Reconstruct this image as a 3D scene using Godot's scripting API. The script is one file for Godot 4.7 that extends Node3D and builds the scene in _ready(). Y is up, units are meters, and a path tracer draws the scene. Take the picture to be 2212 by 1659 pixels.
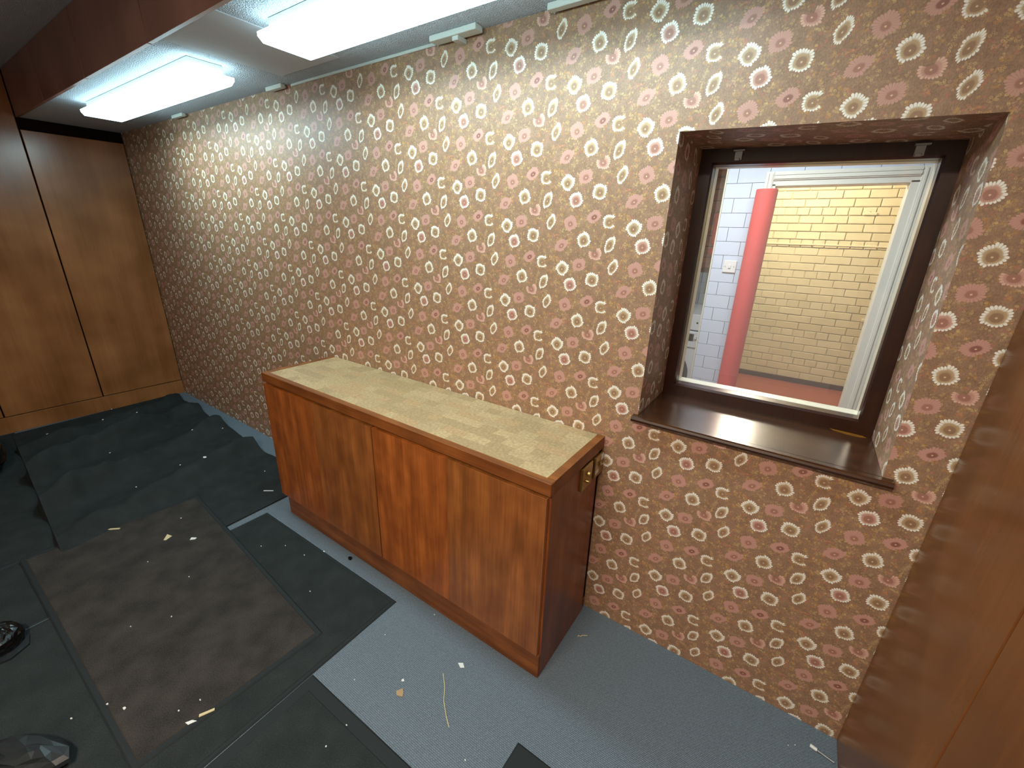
extends Node3D

const HC := 2.3725      # underside of the lowered ceiling
const HU := 2.672       # underside of the main ceiling
const RW := 5.5416      # right wall
const FZ := 0.615       # face of the bulkhead
const MAIN := 6.5
const LAMP := 1.1
const KITCHEN := 3.6
const PASSAGE := 2.3
const RZ := 3.3         # wall behind the camera

var rng := RandomNumberGenerator.new()
var M := {}
var taken := {}

# ---------------------------------------------------------------- naming
func numbered(n: String) -> String:
	if not taken.has(n):
		taken[n] = 0
		return n
	taken[n] += 1
	return "%s_%03d" % [n, taken[n]]

func tag(o: Node, label: String, category: String, group := "") -> Node:
	o.set_meta("label", label)
	o.set_meta("category", category)
	if group != "":
		o.set_meta("group", group)
	return o

func thing(called: String, label: String, category: String, at := Vector3.ZERO, group := "") -> Node3D:
	var o := Node3D.new()
	o.name = numbered(called)
	add_child(o)
	o.position = at
	tag(o, label, category, group)
	return o

func structure(called: String) -> Node3D:
	var o := Node3D.new()
	o.name = numbered(called)
	add_child(o)
	o.set_meta("kind", "structure")
	return o

# a mesh under parent; geometry is given in world coordinates and moved to the parent's base
func obj(called: String, st: SurfaceTool, mat: Material, parent: Node = self, at := Vector3.ZERO) -> MeshInstance3D:
	var o := MeshInstance3D.new()
	o.mesh = st.commit()
	o.mesh.surface_set_material(0, mat)
	o.cast_shadow = GeometryInstance3D.SHADOW_CASTING_SETTING_ON
	if parent == self:
		o.name = numbered(called)
		add_child(o)
	else:
		o.name = called
		parent.add_child(o, true)
	o.position = at
	return o

# ---------------------------------------------------------------- shapes
func T() -> SurfaceTool:
	var st := SurfaceTool.new()
	st.begin(Mesh.PRIMITIVE_TRIANGLES)
	return st

func tri(st: SurfaceTool, a: Vector3, b: Vector3, c: Vector3, n: Vector3, ua := Vector2.ZERO, ub := Vector2.ZERO, uc := Vector2.ZERO):
	var g := (b - a).cross(c - a)
	if g.length_squared() < 1e-16:
		return
	var flat := g.normalized()
	if flat.dot(n) < 0:
		flat = -flat
	else:
		var t := b; b = c; c = t
		var tu := ub; ub = uc; uc = tu
	for k in 3:
		st.set_normal(flat)
		st.set_uv([ua, ub, uc][k])
		st.add_vertex([a, b, c][k])

func quad(st: SurfaceTool, a: Vector3, b: Vector3, c: Vector3, d: Vector3, n: Vector3, uv := []):
	if uv.is_empty():
		uv = [Vector2.ZERO, Vector2.ZERO, Vector2.ZERO, Vector2.ZERO]
	tri(st, a, b, c, n, uv[0], uv[1], uv[2])
	tri(st, a, c, d, n, uv[0], uv[2], uv[3])

# six-sided solid from a bottom ring and a top ring of four points
func hexa(st: SurfaceTool, p: Array):
	var c := Vector3.ZERO
	for q in p:
		c += q / 8.0
	for f in [[0, 1, 2, 3], [4, 5, 6, 7], [0, 1, 5, 4], [1, 2, 6, 5], [2, 3, 7, 6], [3, 0, 4, 7]]:
		var m: Vector3 = (p[f[0]] + p[f[1]] + p[f[2]] + p[f[3]]) / 4.0
		quad(st, p[f[0]], p[f[1]], p[f[2]], p[f[3]], m - c)

# box with chamfered edges
func cbox(st: SurfaceTool, a: Vector3, b: Vector3, bev := 0.002):
	var lo := Vector3(minf(a.x, b.x), minf(a.y, b.y), minf(a.z, b.z))
	var hi := Vector3(maxf(a.x, b.x), maxf(a.y, b.y), maxf(a.z, b.z))
	var s := hi - lo
	var e := minf(bev, 0.3 * minf(s.x, minf(s.y, s.z)))
	var c := (lo + hi) / 2.0
	var h := s / 2.0
	var v := func(sg: Vector3, ax: int) -> Vector3:
		var q := h - Vector3(e, e, e)
		q[ax] = h[ax]
		return c + sg * q
	for ax in 3:
		var u := (ax + 1) % 3
		var w := (ax + 2) % 3
		for sd in [-1.0, 1.0]:
			var ring := []
			for k in [[-1.0, -1.0], [1.0, -1.0], [1.0, 1.0], [-1.0, 1.0]]:
				var sg := Vector3.ZERO
				sg[ax] = sd; sg[u] = k[0]; sg[w] = k[1]
				ring.append(v.call(sg, ax))
			var n := Vector3.ZERO
			n[ax] = sd
			quad(st, ring[0], ring[1], ring[2], ring[3], n)
	if e <= 0.0:
		return
	for ax in 3:
		var u := (ax + 1) % 3
		var w := (ax + 2) % 3
		for s1 in [-1.0, 1.0]:
			for s2 in [-1.0, 1.0]:
				var p := Vector3.ZERO
				p[ax] = -1.0; p[u] = s1; p[w] = s2
				var q := p
				q[ax] = 1.0
				var n := Vector3.ZERO
				n[u] = s1; n[w] = s2
				quad(st, v.call(p, u), v.call(q, u), v.call(q, w), v.call(p, w), n)
	for sx in [-1.0, 1.0]:
		for sy in [-1.0, 1.0]:
			for sz in [-1.0, 1.0]:
				var sg := Vector3(sx, sy, sz)
				tri(st, v.call(sg, 0), v.call(sg, 1), v.call(sg, 2), sg)

func box(called: String, a: Vector3, b: Vector3, mat: Material, parent: Node = self, bev := 0.002) -> MeshInstance3D:
	var st := T()
	var off := Vector3.ZERO
	if parent != self and parent is Node3D:
		off = base_of(parent)
	cbox(st, a - off, b - off, bev)
	return obj(called, st, mat, parent)

func base_of(p: Node) -> Vector3:
	var o := Vector3.ZERO
	while p != self and p is Node3D:
		o += (p as Node3D).position
		p = p.get_parent()
	return o

# turned shape: profile of (radius, height) about the vertical through c, or about axis ax
func lathe(st: SurfaceTool, c: Vector3, prof: Array, segs := 24, ax := Vector3.UP):
	var bs := frame_of(ax)
	for i in prof.size() - 1:
		var p0: Vector2 = prof[i]
		var p1: Vector2 = prof[i + 1]
		for k in segs:
			var t0 := TAU * k / segs
			var t1 := TAU * (k + 1) / segs
			var d0: Vector3 = bs[0] * cos(t0) + bs[1] * sin(t0)
			var d1: Vector3 = bs[0] * cos(t1) + bs[1] * sin(t1)
			var a := c + d0 * p0.x + ax * p0.y
			var b := c + d1 * p0.x + ax * p0.y
			var e := c + d1 * p1.x + ax * p1.y
			var f := c + d0 * p1.x + ax * p1.y
			var sl := Vector2(p1.y - p0.y, p0.x - p1.x).normalized()
			var n0 := (d0 * sl.x + ax * sl.y).normalized()
			var n1 := (d1 * sl.x + ax * sl.y).normalized()
			smooth_tri(st, [a, b, e], [n0, n1, n1])
			smooth_tri(st, [a, e, f], [n0, n1, n0])

func frame_of(ax: Vector3) -> Array:
	var r := Vector3.RIGHT if absf(ax.x) < 0.8 else Vector3.UP
	var u := ax.cross(r).normalized()
	return [u, ax.cross(u).normalized()]

func smooth_tri(st: SurfaceTool, p: Array, n: Array):
	var g: Vector3 = (p[1] - p[0]).cross(p[2] - p[0])
	if g.length_squared() < 1e-18:
		return
	var o := [0, 1, 2]
	if g.dot(n[0] + n[1] + n[2]) > 0:
		o = [0, 2, 1]
	for k in o:
		st.set_normal(n[k])
		st.add_vertex(p[k])

func tube(st: SurfaceTool, pts: Array, r: float, segs := 10):
	for i in pts.size() - 1:
		var a: Vector3 = pts[i]
		var b: Vector3 = pts[i + 1]
		lathe(st, a, [Vector2(0, 0), Vector2(r, 0), Vector2(r, a.distance_to(b)), Vector2(0, a.distance_to(b))], segs, (b - a).normalized())

# flat irregular chip of real thickness
func chip(st: SurfaceTool, pts: Array, y0: float, y1: float):
	var c := Vector2.ZERO
	for p in pts:
		c += p / float(pts.size())
	for i in pts.size():
		var p: Vector2 = pts[i]
		var q: Vector2 = pts[(i + 1) % pts.size()]
		tri(st, Vector3(c.x, y1, c.y), Vector3(p.x, y1, p.y), Vector3(q.x, y1, q.y), Vector3.UP)
		tri(st, Vector3(c.x, y0, c.y), Vector3(p.x, y0, p.y), Vector3(q.x, y0, q.y), Vector3.DOWN)
		var m := (p + q) / 2.0 - c
		quad(st, Vector3(p.x, y0, p.y), Vector3(q.x, y0, q.y), Vector3(q.x, y1, q.y), Vector3(p.x, y1, p.y), Vector3(m.x, 0, m.y))

# crumpled closed blob resting on y = 0 of its own base
func crumple(st: SurfaceTool, r: Vector3, seed: int, rough := 0.35, rows := 22, cols := 36):
	var n := FastNoiseLite.new()
	n.seed = seed
	n.noise_type = FastNoiseLite.TYPE_CELLULAR
	n.cellular_return_type = FastNoiseLite.RETURN_DISTANCE2_SUB
	n.frequency = 0.9
	var g := []
	for i in rows + 1:
		var row := []
		var th := PI * i / rows
		for j in cols + 1:
			var ph := TAU * (j % cols) / cols
			var d := Vector3(sin(th) * cos(ph), cos(th), sin(th) * sin(ph))
			var k := 1.0 - rough * (0.5 + 0.5 * n.get_noise_3dv(d * 1.6)) + rough * 0.35 * n.get_noise_3dv(d * 4.0)
			var p := Vector3(d.x * r.x, d.y * r.y, d.z * r.z) * k
			p.y = maxf(p.y + r.y * 0.55, 0.0)
			row.append(p)
		g.append(row)
	for i in rows:
		for j in cols:
			var c: Vector3 = g[i][j] - Vector3(0, r.y * 0.4, 0)
			quad(st, g[i][j], g[i][j + 1], g[i + 1][j + 1], g[i + 1][j], c)

# ---------------------------------------------------------------- textures
func tex(img: Image) -> ImageTexture:
	img.generate_mipmaps()
	return ImageTexture.create_from_image(img)

func noise_bytes(w: int, h: int, freq: float, seed: int, oct := 4, stretch := 1) -> PackedByteArray:
	var n := FastNoiseLite.new()
	n.seed = seed
	n.frequency = freq
	n.fractal_octaves = oct
	var img := n.get_seamless_image(w, maxi(8, h / stretch), false, false, 0.15)
	img.convert(Image.FORMAT_L8)
	if stretch > 1:
		img.resize(w, h, Image.INTERPOLATE_CUBIC)
	return img.get_data()

func mix3(w: int, h: int, layers: Array, dark: Color, light: Color) -> Image:
	var out := PackedByteArray()
	out.resize(w * h * 3)
	for i in w * h:
		var t := 0.0
		for l in layers:
			t += (float(l[0][i]) / 255.0 - 0.5) * l[1]
		t = clampf(t + 0.5, 0.0, 1.0)
		var c := dark.lerp(light, t)
		out[i * 3] = int(c.r * 255); out[i * 3 + 1] = int(c.g * 255); out[i * 3 + 2] = int(c.b * 255)
	return Image.create_from_data(w, h, false, Image.FORMAT_RGB8, out)

# the printed paper: 0.53 m by 0.30 m, two half-dropped columns of twelve blooms
const PW := 1060
const PH := 600
var paper: PackedFloat32Array

func put(x: int, y: int, c: Color, a: float):
	x = posmod(x, PW); y = posmod(y, PH)
	var i := (y * PW + x) * 3
	paper[i] = lerpf(paper[i], c.r, a)
	paper[i + 1] = lerpf(paper[i + 1], c.g, a)
	paper[i + 2] = lerpf(paper[i + 2], c.b, a)

func bloom(px: float, py: float, rx: float, ry: float, rot: float, rim: Color, mid: Color, eye: Color, hole: float, open_at := 99.0, open_w := 0.0, seed := 1):
	var r := int(maxf(rx, ry) * 1.25) + 2
	var cs := cos(rot)
	var sn := sin(rot)
	for j in range(-r, r + 1):
		for i in range(-r, r + 1):
			var lx := (i * cs + j * sn) / rx
			var ly := (-i * sn + j * cs) / ry
			var rho := sqrt(lx * lx + ly * ly)
			if rho > 1.2:
				continue
			var th := atan2(ly, lx)
			var pk := th * 11.0 / PI
			var idx := int(floor(pk))
			var fr := absf(pk - floor(pk) - 0.5) * 2.0
			var jit := float((idx * 37 + seed * 53 + 1000) % 17) / 17.0
			var edge := 1.10 - 0.20 * jit - 0.14 * fr * fr
			var a := clampf((edge - rho) * rx * 0.5 + 0.5, 0.0, 1.0)
			# the eye sits low in the bloom, so the upper petals are the longer ones
			var ey := ly - 0.16
			var din := maxf(0.0, sqrt(lx * lx + ey * ey) - hole * 0.62)
			var dout := maxf(0.0, edge - rho)
			var q := dout / maxf(0.02, din + dout)
			if absf(angle_difference(th, open_at)) < open_w and q < 0.97:
				continue
			var c := rim.lerp(mid, smoothstep(0.32, 0.62, q)).lerp(eye, smoothstep(0.70, 1.0, q))
			if fr > 0.84 and q < 0.75:
				a *= 0.42
			if q > 0.9:
				a *= 0.88
			if sqrt(lx * lx + ey * ey) < 0.085:
				c = Color(0.88, 0.76, 0.60)
			put(int(px) + i, int(py) + j, c, a)

func ringlet(px: float, py: float, r: float, c: Color, a: float):
	var k := int(r) + 2
	for j in range(-k, k + 1):
		for i in range(-k, k + 1):
			var d := sqrt(i * i + j * j)
			var v := clampf(1.6 - absf(d - r), 0.0, 1.0)
			if v > 0:
				put(int(px) + i, int(py) + j, c, v * a)

func make_paper() -> ImageTexture:
	paper = PackedFloat32Array()
	paper.resize(PW * PH * 3)
	var n1 := noise_bytes(PW, PH, 0.012, 5, 4)
	var n2 := noise_bytes(PW, PH, 0.07, 6, 3)
	var n3 := noise_bytes(PW, PH, 0.16, 7, 2, 3)
	for i in PW * PH:
		var t := 0.5 + (n1[i] / 255.0 - 0.5) * 0.5 + (n2[i] / 255.0 - 0.5) * 0.55 + (n3[i] / 255.0 - 0.5) * 0.45
		var c := Color(0.495, 0.370, 0.285).lerp(Color(0.695, 0.550, 0.435), clampf(t, 0, 1))
		paper[i * 3] = c.r; paper[i * 3 + 1] = c.g; paper[i * 3 + 2] = c.b
	var s := 2000.0
	rng.seed = 77
	var cols := [Vector2(0, 0), Vector2(0.265, 0.15)]
	# small gilt and rose flowerets between the blooms
	for q in 400:
		var p := Vector2(rng.randf() * 0.265, rng.randf() * 0.30)
		var k := rng.randi_range(2, 5)
		var rose := rng.randf() < 0.2
		var c := Color(0.74, 0.45, 0.37) if rose else (Color(0.83, 0.69, 0.45) if rng.randf() < 0.6 else Color(0.76, 0.55, 0.30))
		for m in k:
			var d := p + Vector2.from_angle(rng.randf() * TAU) * 0.0042
			var r := rng.randf_range(2.6, 5.0)
			var al := rng.randf_range(0.40, 0.80)
			for o in cols:
				ringlet((d.x + o.x) * s, -(d.y + o.y) * s, r, c, al)
	# fine grass strokes
	for q in 420:
		var p := Vector2(rng.randf() * 0.265, rng.randf() * 0.30)
		var lean := rng.randf_range(-0.35, 0.35)
		var ln := rng.randi_range(8, 22)
		var c := Color(0.70, 0.54, 0.34) if rng.randf() < 0.5 else Color(0.42, 0.28, 0.17)
		for o in cols:
			for k in ln:
				put(int((p.x + o.x) * s + lean * k), int(-(p.y + o.y) * s) + k, c, 0.4)
	var white := Color(0.95, 0.92, 0.87)
	var cream := Color(0.74, 0.62, 0.47)
	var tan_ := Color(0.60, 0.46, 0.35)
	var pink := Color(0.78, 0.58, 0.52)
	var rose_ := Color(0.66, 0.45, 0.39)
	var deep := Color(0.56, 0.35, 0.31)
	var R := 60.0
	# rose bud sprays
	for b in [Vector2(0.118, 0.095), Vector2(0.035, 0.055), Vector2(0.062, 0.215), Vector2(0.244, 0.142)]:
		for o in cols:
			for k in 7:
				var d: Vector2 = b + Vector2.from_angle(k * 2.4) * 0.004 * sqrt(k + 0.5)
				ringlet((d.x + o.x) * s, -(d.y + o.y) * s, 3.2, Color(0.80, 0.56, 0.50), 0.8)
	for o in cols:
		for f in [
			[0.113, 0.143, 1.0, 0.94, 0.0, pink, pink, rose_, 0.44, 99.0, 0.0],
			[0.160, -0.003, 1.02, 0.86, -0.35, pink, pink, rose_, 0.50, 99.0, 0.0],
			[0.080, 0.064, 1.08, 0.74, -0.55, pink, pink, rose_, 0.50, 99.0, 0.0],
			[0.205, 0.166, 1.02, 0.72, -0.45, pink, pink, deep, 0.50, 99.0, 0.0],
			[0.222, 0.040, 0.98, 0.82, 0.35, Color(0.86, 0.68, 0.60), pink, rose_, 0.62, 3.9, 0.75],
			[0.129, 0.222, 0.96, 0.96, 0.0, white, Color(0.80, 0.60, 0.53), rose_, 0.60, 99.0, 0.0],
			[0.0, 0.0, 0.88, 0.88, 0.0, white, cream, tan_, 0.62, -0.05, 0.62],
			[0.091, 0.280, 0.98, 0.98, 0.25, white, cream, tan_, 0.46, 99.0, 0.0],
			[0.011, 0.223, 0.66, 1.08, 0.42, white, cream, tan_, 0.60, 99.0, 0.0],
			[0.031, 0.147, 0.62, 1.04, 0.42, white, cream, tan_, 0.60, 99.0, 0.0],
			[0.172, 0.086, 0.96, 0.98, 0.0, white, cream, tan_, 0.56, 99.0, 0.0],
			[0.218, 0.247, 1.0, 0.96, -0.3, white, cream, tan_, 0.58, 99.0, 0.0],
		]:
			bloom((f[0] + o.x) * s, -(f[1] + o.y) * s, R * f[2] * 0.93, R * f[3] * 0.93, f[4], f[5], f[6], f[7], f[8], f[9], f[10], int(f[0] * 1000))
	var out := PackedByteArray()
	out.resize(PW * PH * 3)
	for i in PW * PH * 3:
		out[i] = int(clampf(paper[i], 0, 1) * 255)
	paper = PackedFloat32Array()
	return tex(Image.create_from_data(PW, PH, false, Image.FORMAT_RGB8, out))

func mat(c: Color, rough := 0.6, spec := 0.5) -> StandardMaterial3D:
	var m := StandardMaterial3D.new()
	m.albedo_color = c
	m.roughness = rough
	m.metallic_specular = spec
	return m

func tri_tex(m: StandardMaterial3D, t: Texture2D, sc: Vector3, height: Texture2D = null, hs := 0.1) -> StandardMaterial3D:
	m.albedo_texture = t
	m.uv1_triplanar = true
	m.uv1_world_triplanar = true
	m.uv1_scale = sc
	m.uv1_triplanar_sharpness = 8.0
	if height:
		m.heightmap_enabled = true
		m.heightmap_texture = height
		m.heightmap_scale = hs
	return m

func make_materials():
	M.paper = mat(Color.WHITE, 0.47, 0.5)
	M.paper.albedo_texture = make_paper()
	# veneer, grain along v
	var w := 512
	var h := 1024
	var g1 := noise_bytes(w, h, 0.010, 11, 3, 14)
	var g2 := noise_bytes(w, h, 0.06, 12, 3, 24)
	var g3 := noise_bytes(w, h, 0.22, 13, 2, 32)
	var g4 := noise_bytes(w, h, 0.006, 14, 3)
	var wimg := mix3(w, h, [[g1, 0.55], [g2, 0.38], [g3, 0.28], [g4, 0.5]], Color(0.43, 0.240, 0.100), Color(0.68, 0.422, 0.205))
	var wimg2 := wimg.duplicate()
	wimg2.rotate_90(CLOCKWISE)
	M.wood_t = tex(wimg)
	M.wood_h = tex(wimg2)
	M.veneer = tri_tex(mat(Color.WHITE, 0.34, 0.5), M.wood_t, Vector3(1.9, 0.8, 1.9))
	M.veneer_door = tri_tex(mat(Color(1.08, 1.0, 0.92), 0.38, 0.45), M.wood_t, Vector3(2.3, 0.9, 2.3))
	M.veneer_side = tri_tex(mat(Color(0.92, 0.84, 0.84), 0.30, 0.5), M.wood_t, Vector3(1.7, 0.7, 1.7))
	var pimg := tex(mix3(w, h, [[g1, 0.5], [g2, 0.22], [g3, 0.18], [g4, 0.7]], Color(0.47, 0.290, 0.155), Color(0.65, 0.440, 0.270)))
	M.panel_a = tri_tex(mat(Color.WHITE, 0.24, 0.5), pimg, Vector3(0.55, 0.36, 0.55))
	var rimg := tex(mix3(w, h, [[g1, 0.5], [g2, 0.22], [g3, 0.18], [g4, 0.7]], Color(0.370, 0.200, 0.082), Color(0.510, 0.300, 0.138)))  # right wall: deeper veneer, darkened further to paint in the dim light there
	M.panel_dimmed = tri_tex(mat(Color.WHITE, 0.26, 0.5), rimg, Vector3(0.55, 0.36, 0.55))
	var fimg := tex(mix3(w, h, [[g1, 0.5], [g2, 0.22], [g3, 0.18], [g4, 0.5]], Color(0.47, 0.33, 0.29), Color(0.60, 0.435, 0.39)))  # bulkhead wood, paled and pinked so the veil of glare is in its colour
	M.fascia_hazed = tri_tex(mat(Color.WHITE, 0.36, 0.5), fimg, Vector3(0.55, 0.36, 0.55))
	M.edging = tri_tex(mat(Color(0.88, 0.84, 0.80), 0.42, 0.45), M.wood_h, Vector3(0.8, 2.2, 2.2))
	M.plinth = tri_tex(mat(Color(0.86, 0.84, 0.86), 0.45, 0.4), M.wood_h, Vector3(0.8, 2.2, 2.2))
	M.sill = tri_tex(mat(Color(0.44, 0.41, 0.39), 0.21, 0.6), M.wood_h, Vector3(1.1, 3.0, 3.0))
	M.frame = tri_tex(mat(Color(0.36, 0.28, 0.24), 0.30, 0.5), M.wood_t, Vector3(2.5, 1.2, 2.5))
	M.dark_gap = mat(Color(0.10, 0.06, 0.04), 0.8, 0.2)
	M.raw_edge = mat(Color(0.66, 0.44, 0.26), 0.6)
	# cork
	var c1 := noise_bytes(512, 512, 0.03, 21, 4)
	var c2 := noise_bytes(512, 512, 0.16, 22, 3)
	var cork := tex(mix3(512, 512, [[c1, 0.7], [c2, 0.7]], Color(0.60, 0.500, 0.375), Color(0.81, 0.71, 0.56)))
	M.cork = []
	for k in [Color(1.0, 0.985, 0.95), Color(0.95, 0.935, 0.90), Color(0.97, 0.925, 0.875), Color(0.91, 0.89, 0.845), Color(0.97, 0.96, 0.92)]:
		M.cork.append(tri_tex(mat(k, 0.5, 0.4), cork, Vector3(4, 4, 4)))
	# loop-pile carpet: short cords across, flecked
	var cw := 512
	var k1 := noise_bytes(cw, cw, 0.05, 31, 3)
	var k2 := noise_bytes(cw, cw, 0.30, 32, 2)
	var hb := PackedByteArray()
	hb.resize(cw * cw)
	var cb := PackedByteArray()
	cb.resize(cw * cw * 3)
	for y in cw:
		for x in cw:
			var i := y * cw + x
			var row := int(y * 40.0 / cw)
			var cord := absf(sin(PI * y * 40.0 / cw))
			var loop := absf(sin(PI * (x * 26.0 / cw + 0.5 * (row % 2) + (k1[i] / 255.0 - 0.5) * 0.8)))
			var v := 0.55 * cord * (0.35 + 0.65 * loop) + 0.45 * (k2[i] / 255.0)
			hb[i] = int(clampf(v, 0, 1) * 255)
			var c := Color(0.315, 0.352, 0.385).lerp(Color(0.555, 0.605, 0.648), clampf(v * 0.9 + (k1[i] / 255.0 - 0.5) * 0.3, 0, 1))
			cb[i * 3] = int(c.r * 255); cb[i * 3 + 1] = int(c.g * 255); cb[i * 3 + 2] = int(c.b * 255)
	var ch := tex(Image.create_from_data(cw, cw, false, Image.FORMAT_L8, hb))
	var cc := tex(Image.create_from_data(cw, cw, false, Image.FORMAT_RGB8, cb))
	M.carpet = tri_tex(mat(Color.WHITE, 0.95, 0.15), cc, Vector3(4.2, 4.2, 4.2), ch, 0.25)
	# mats
	var m1 := noise_bytes(512, 512, 0.008, 41, 4)
	var m2 := noise_bytes(512, 512, 0.25, 42, 2)
	var mh := tex(Image.create_from_data(512, 512, false, Image.FORMAT_L8, m2))
	var mt := tex(mix3(512, 512, [[m1, 0.35], [m2, 0.8]], Color(0.135, 0.148, 0.150), Color(0.225, 0.242, 0.240)))
	var mt2 := tex(mix3(512, 512, [[m1, 0.55], [m2, 0.9]], Color(0.170, 0.163, 0.158), Color(0.290, 0.268, 0.252)))
	M.mat_dark = tri_tex(mat(Color.WHITE, 0.95, 0.15), mt, Vector3(1.6, 1.6, 1.6), mh, 0.12)
	M.mat_brown = tri_tex(mat(Color.WHITE, 0.95, 0.15), mt2, Vector3(1.5, 1.5, 1.5), mh, 0.15)
	M.rubber = mat(Color(0.150, 0.166, 0.172), 0.7, 0.3)
	# plaster
	var p1 := noise_bytes(512, 512, 0.05, 51, 4)
	var ph := tex(Image.create_from_data(512, 512, false, Image.FORMAT_L8, p1))
	var pt := tex(mix3(512, 512, [[p1, 0.5]], Color(0.70, 0.69, 0.68), Color(0.80, 0.79, 0.78)))
	var at := tex(mix3(512, 512, [[p1, 0.5]], Color(0.80, 0.80, 0.80), Color(0.92, 0.92, 0.92)))
	M.artex = tri_tex(mat(Color(0.93, 0.96, 1.0), 0.9, 0.2), at, Vector3(5, 5, 5), ph, 0.9)
	M.smooth_ceiling = mat(Color(0.76, 0.775, 0.80), 0.85, 0.2)
	M.plaster = tri_tex(mat(Color(1.0, 0.99, 0.96), 0.9, 0.2), pt, Vector3(2, 2, 2))
	M.cream = mat(Color(0.84, 0.83, 0.75), 0.32, 0.5)
	M.gloss_white = mat(Color(0.84, 0.85, 0.81), 0.35, 0.5)
	M.block_white = mat(Color(0.80, 0.80, 0.76), 0.6, 0.4)
	M.tile = mat(Color(0.77, 0.81, 0.87), 0.16, 0.5)
	M.grout = mat(Color(0.33, 0.35, 0.38), 0.9, 0.2)
	M.grey_tile = mat(Color(0.55, 0.58, 0.60), 0.2, 0.5)
	M.brick = []
	for k in [Color(0.86, 0.815, 0.655), Color(0.875, 0.83, 0.675), Color(0.845, 0.80, 0.64)]:
		var b := mat(k, 0.42, 0.45)
		b.uv1_triplanar = true
		b.uv1_world_triplanar = true
		b.uv1_scale = Vector3(6, 6, 6)
		b.heightmap_enabled = true
		b.heightmap_texture = ph
		b.heightmap_scale = 0.35
		M.brick.append(b)
	M.red_floor = tri_tex(mat(Color(0.80, 0.40, 0.27), 0.42, 0.45), pt, Vector3(3, 3, 3))
	M.red_roll = mat(Color(0.80, 0.29, 0.29), 0.55, 0.4)
	M.red_gloss = mat(Color(0.78, 0.10, 0.06), 0.25, 0.5)
	M.skirt = mat(Color(0.30, 0.13, 0.09), 0.8, 0.2)
	M.plank = tri_tex(mat(Color(0.86, 0.78, 0.70), 0.5, 0.4), M.wood_h, Vector3(0.8, 2.0, 2.0))
	M.appliance = mat(Color(0.86, 0.88, 0.89), 0.25, 0.5)
	M.dark_glass = mat(Color(0.10, 0.11, 0.12), 0.12, 0.5)
	M.grey_ring = mat(Color(0.32, 0.33, 0.35), 0.4, 0.5)
	M.display = mat(Color(0.16, 0.15, 0.09), 0.2, 0.5)
	M.brass = mat(Color(0.66, 0.55, 0.33), 0.28, 0.5)
	M.brass.metallic = 0.85
	M.steel = mat(Color(0.62, 0.63, 0.64), 0.35, 0.5)
	M.steel.metallic = 0.6
	M.white_plastic = mat(Color(0.86, 0.86, 0.84), 0.35, 0.5)
	M.black_bag = mat(Color(0.018, 0.020, 0.026), 0.28, 0.5)
	M.grey_bag = mat(Color(0.13, 0.145, 0.155), 0.4, 0.5)
	M.flake = mat(Color(0.86, 0.87, 0.86), 0.7, 0.3)
	M.flake_cream = mat(Color(0.80, 0.74, 0.58), 0.7, 0.3)
	M.flake_tan = mat(Color(0.66, 0.56, 0.42), 0.7, 0.3)
	M.straw = mat(Color(0.80, 0.74, 0.56), 0.6, 0.3)
	M.tan_card = mat(Color(0.62, 0.46, 0.26), 0.7, 0.3)
	M.ochre = mat(Color(0.60, 0.40, 0.12), 0.4, 0.4)
	var gl := mat(Color(0.92, 0.96, 0.96, 0.06), 0.02, 0.5)
	gl.transparency = BaseMaterial3D.TRANSPARENCY_ALPHA
	M.glass = gl
	var df := mat(Color(0.80, 0.84, 0.86), 0.35, 0.5)
	df.emission_enabled = true
	df.emission = Color(0.81, 0.965, 1.0)
	df.emission_energy_multiplier = 8.0
	M.diffuser = df
	var dw: StandardMaterial3D = df.duplicate()
	dw.emission = Color(1.0, 0.945, 0.87)
	M.diffuser_warm = dw
	var wl := mat(Color(0.95, 0.92, 0.84), 0.4, 0.5)
	wl.emission_enabled = true
	wl.emission = Color(1.0, 0.90, 0.66)
	wl.emission_energy_multiplier = 2.0
	M.warm_globe = wl

# ---------------------------------------------------------------- the view
func make_view():
	var cam := Camera3D.new()
	cam.name = "camera"
	cam.position = Vector3(5.1124, 1.6668, 1.5063)
	cam.rotation = Vector3(-0.342452, 0.591319, 0.031483)
	cam.fov = 84.348
	cam.near = 0.02
	cam.far = 50.0
	add_child(cam)
	cam.current = true
	var we := WorldEnvironment.new()
	we.name = "environment"
	var e := Environment.new()
	e.background_mode = Environment.BG_COLOR
	e.background_color = Color(0, 0, 0)
	e.ambient_light_source = Environment.AMBIENT_SOURCE_DISABLED
	e.tonemap_mode = Environment.TONE_MAPPER_LINEAR
	e.tonemap_exposure = 1.12
	e.sdfgi_enabled = true
	e.ssao_enabled = true
	e.ssil_enabled = true
	we.environment = e
	add_child(we)

func area(parent: Node, at: Vector3, size: Vector2, c: Color, energy: float):
	var l := AreaLight3D.new()
	l.name = "light"
	l.area_size = size
	l.light_color = c
	l.light_energy = energy
	l.shadow_enabled = true
	l.area_range = 14.0
	parent.add_child(l, true)
	l.position = at - base_of(parent)
	l.rotation = Vector3(-PI / 2, 0, 0)

# ---------------------------------------------------------------- room shell
const O_TL := Vector2(4.690, 1.974)
const O_TR := Vector2(5.399, 1.950)
const O_BL := Vector2(4.684, 1.027)
const O_BR := Vector2(5.411, 1.029)
const I_TL := Vector2(4.7355, 1.9215)
const I_TR := Vector2(5.356, 1.908)
const I_BL := Vector2(4.7316, 1.0765)
const I_BR := Vector2(5.361, 1.0805)

func puv(x: float, y: float) -> Vector2:
	return Vector2((x - 4.2258) / 0.53, -(y - 2.1644) / 0.30)

func v3(p: Vector2, z: float) -> Vector3:
	return Vector3(p.x, p.y, z)

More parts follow.
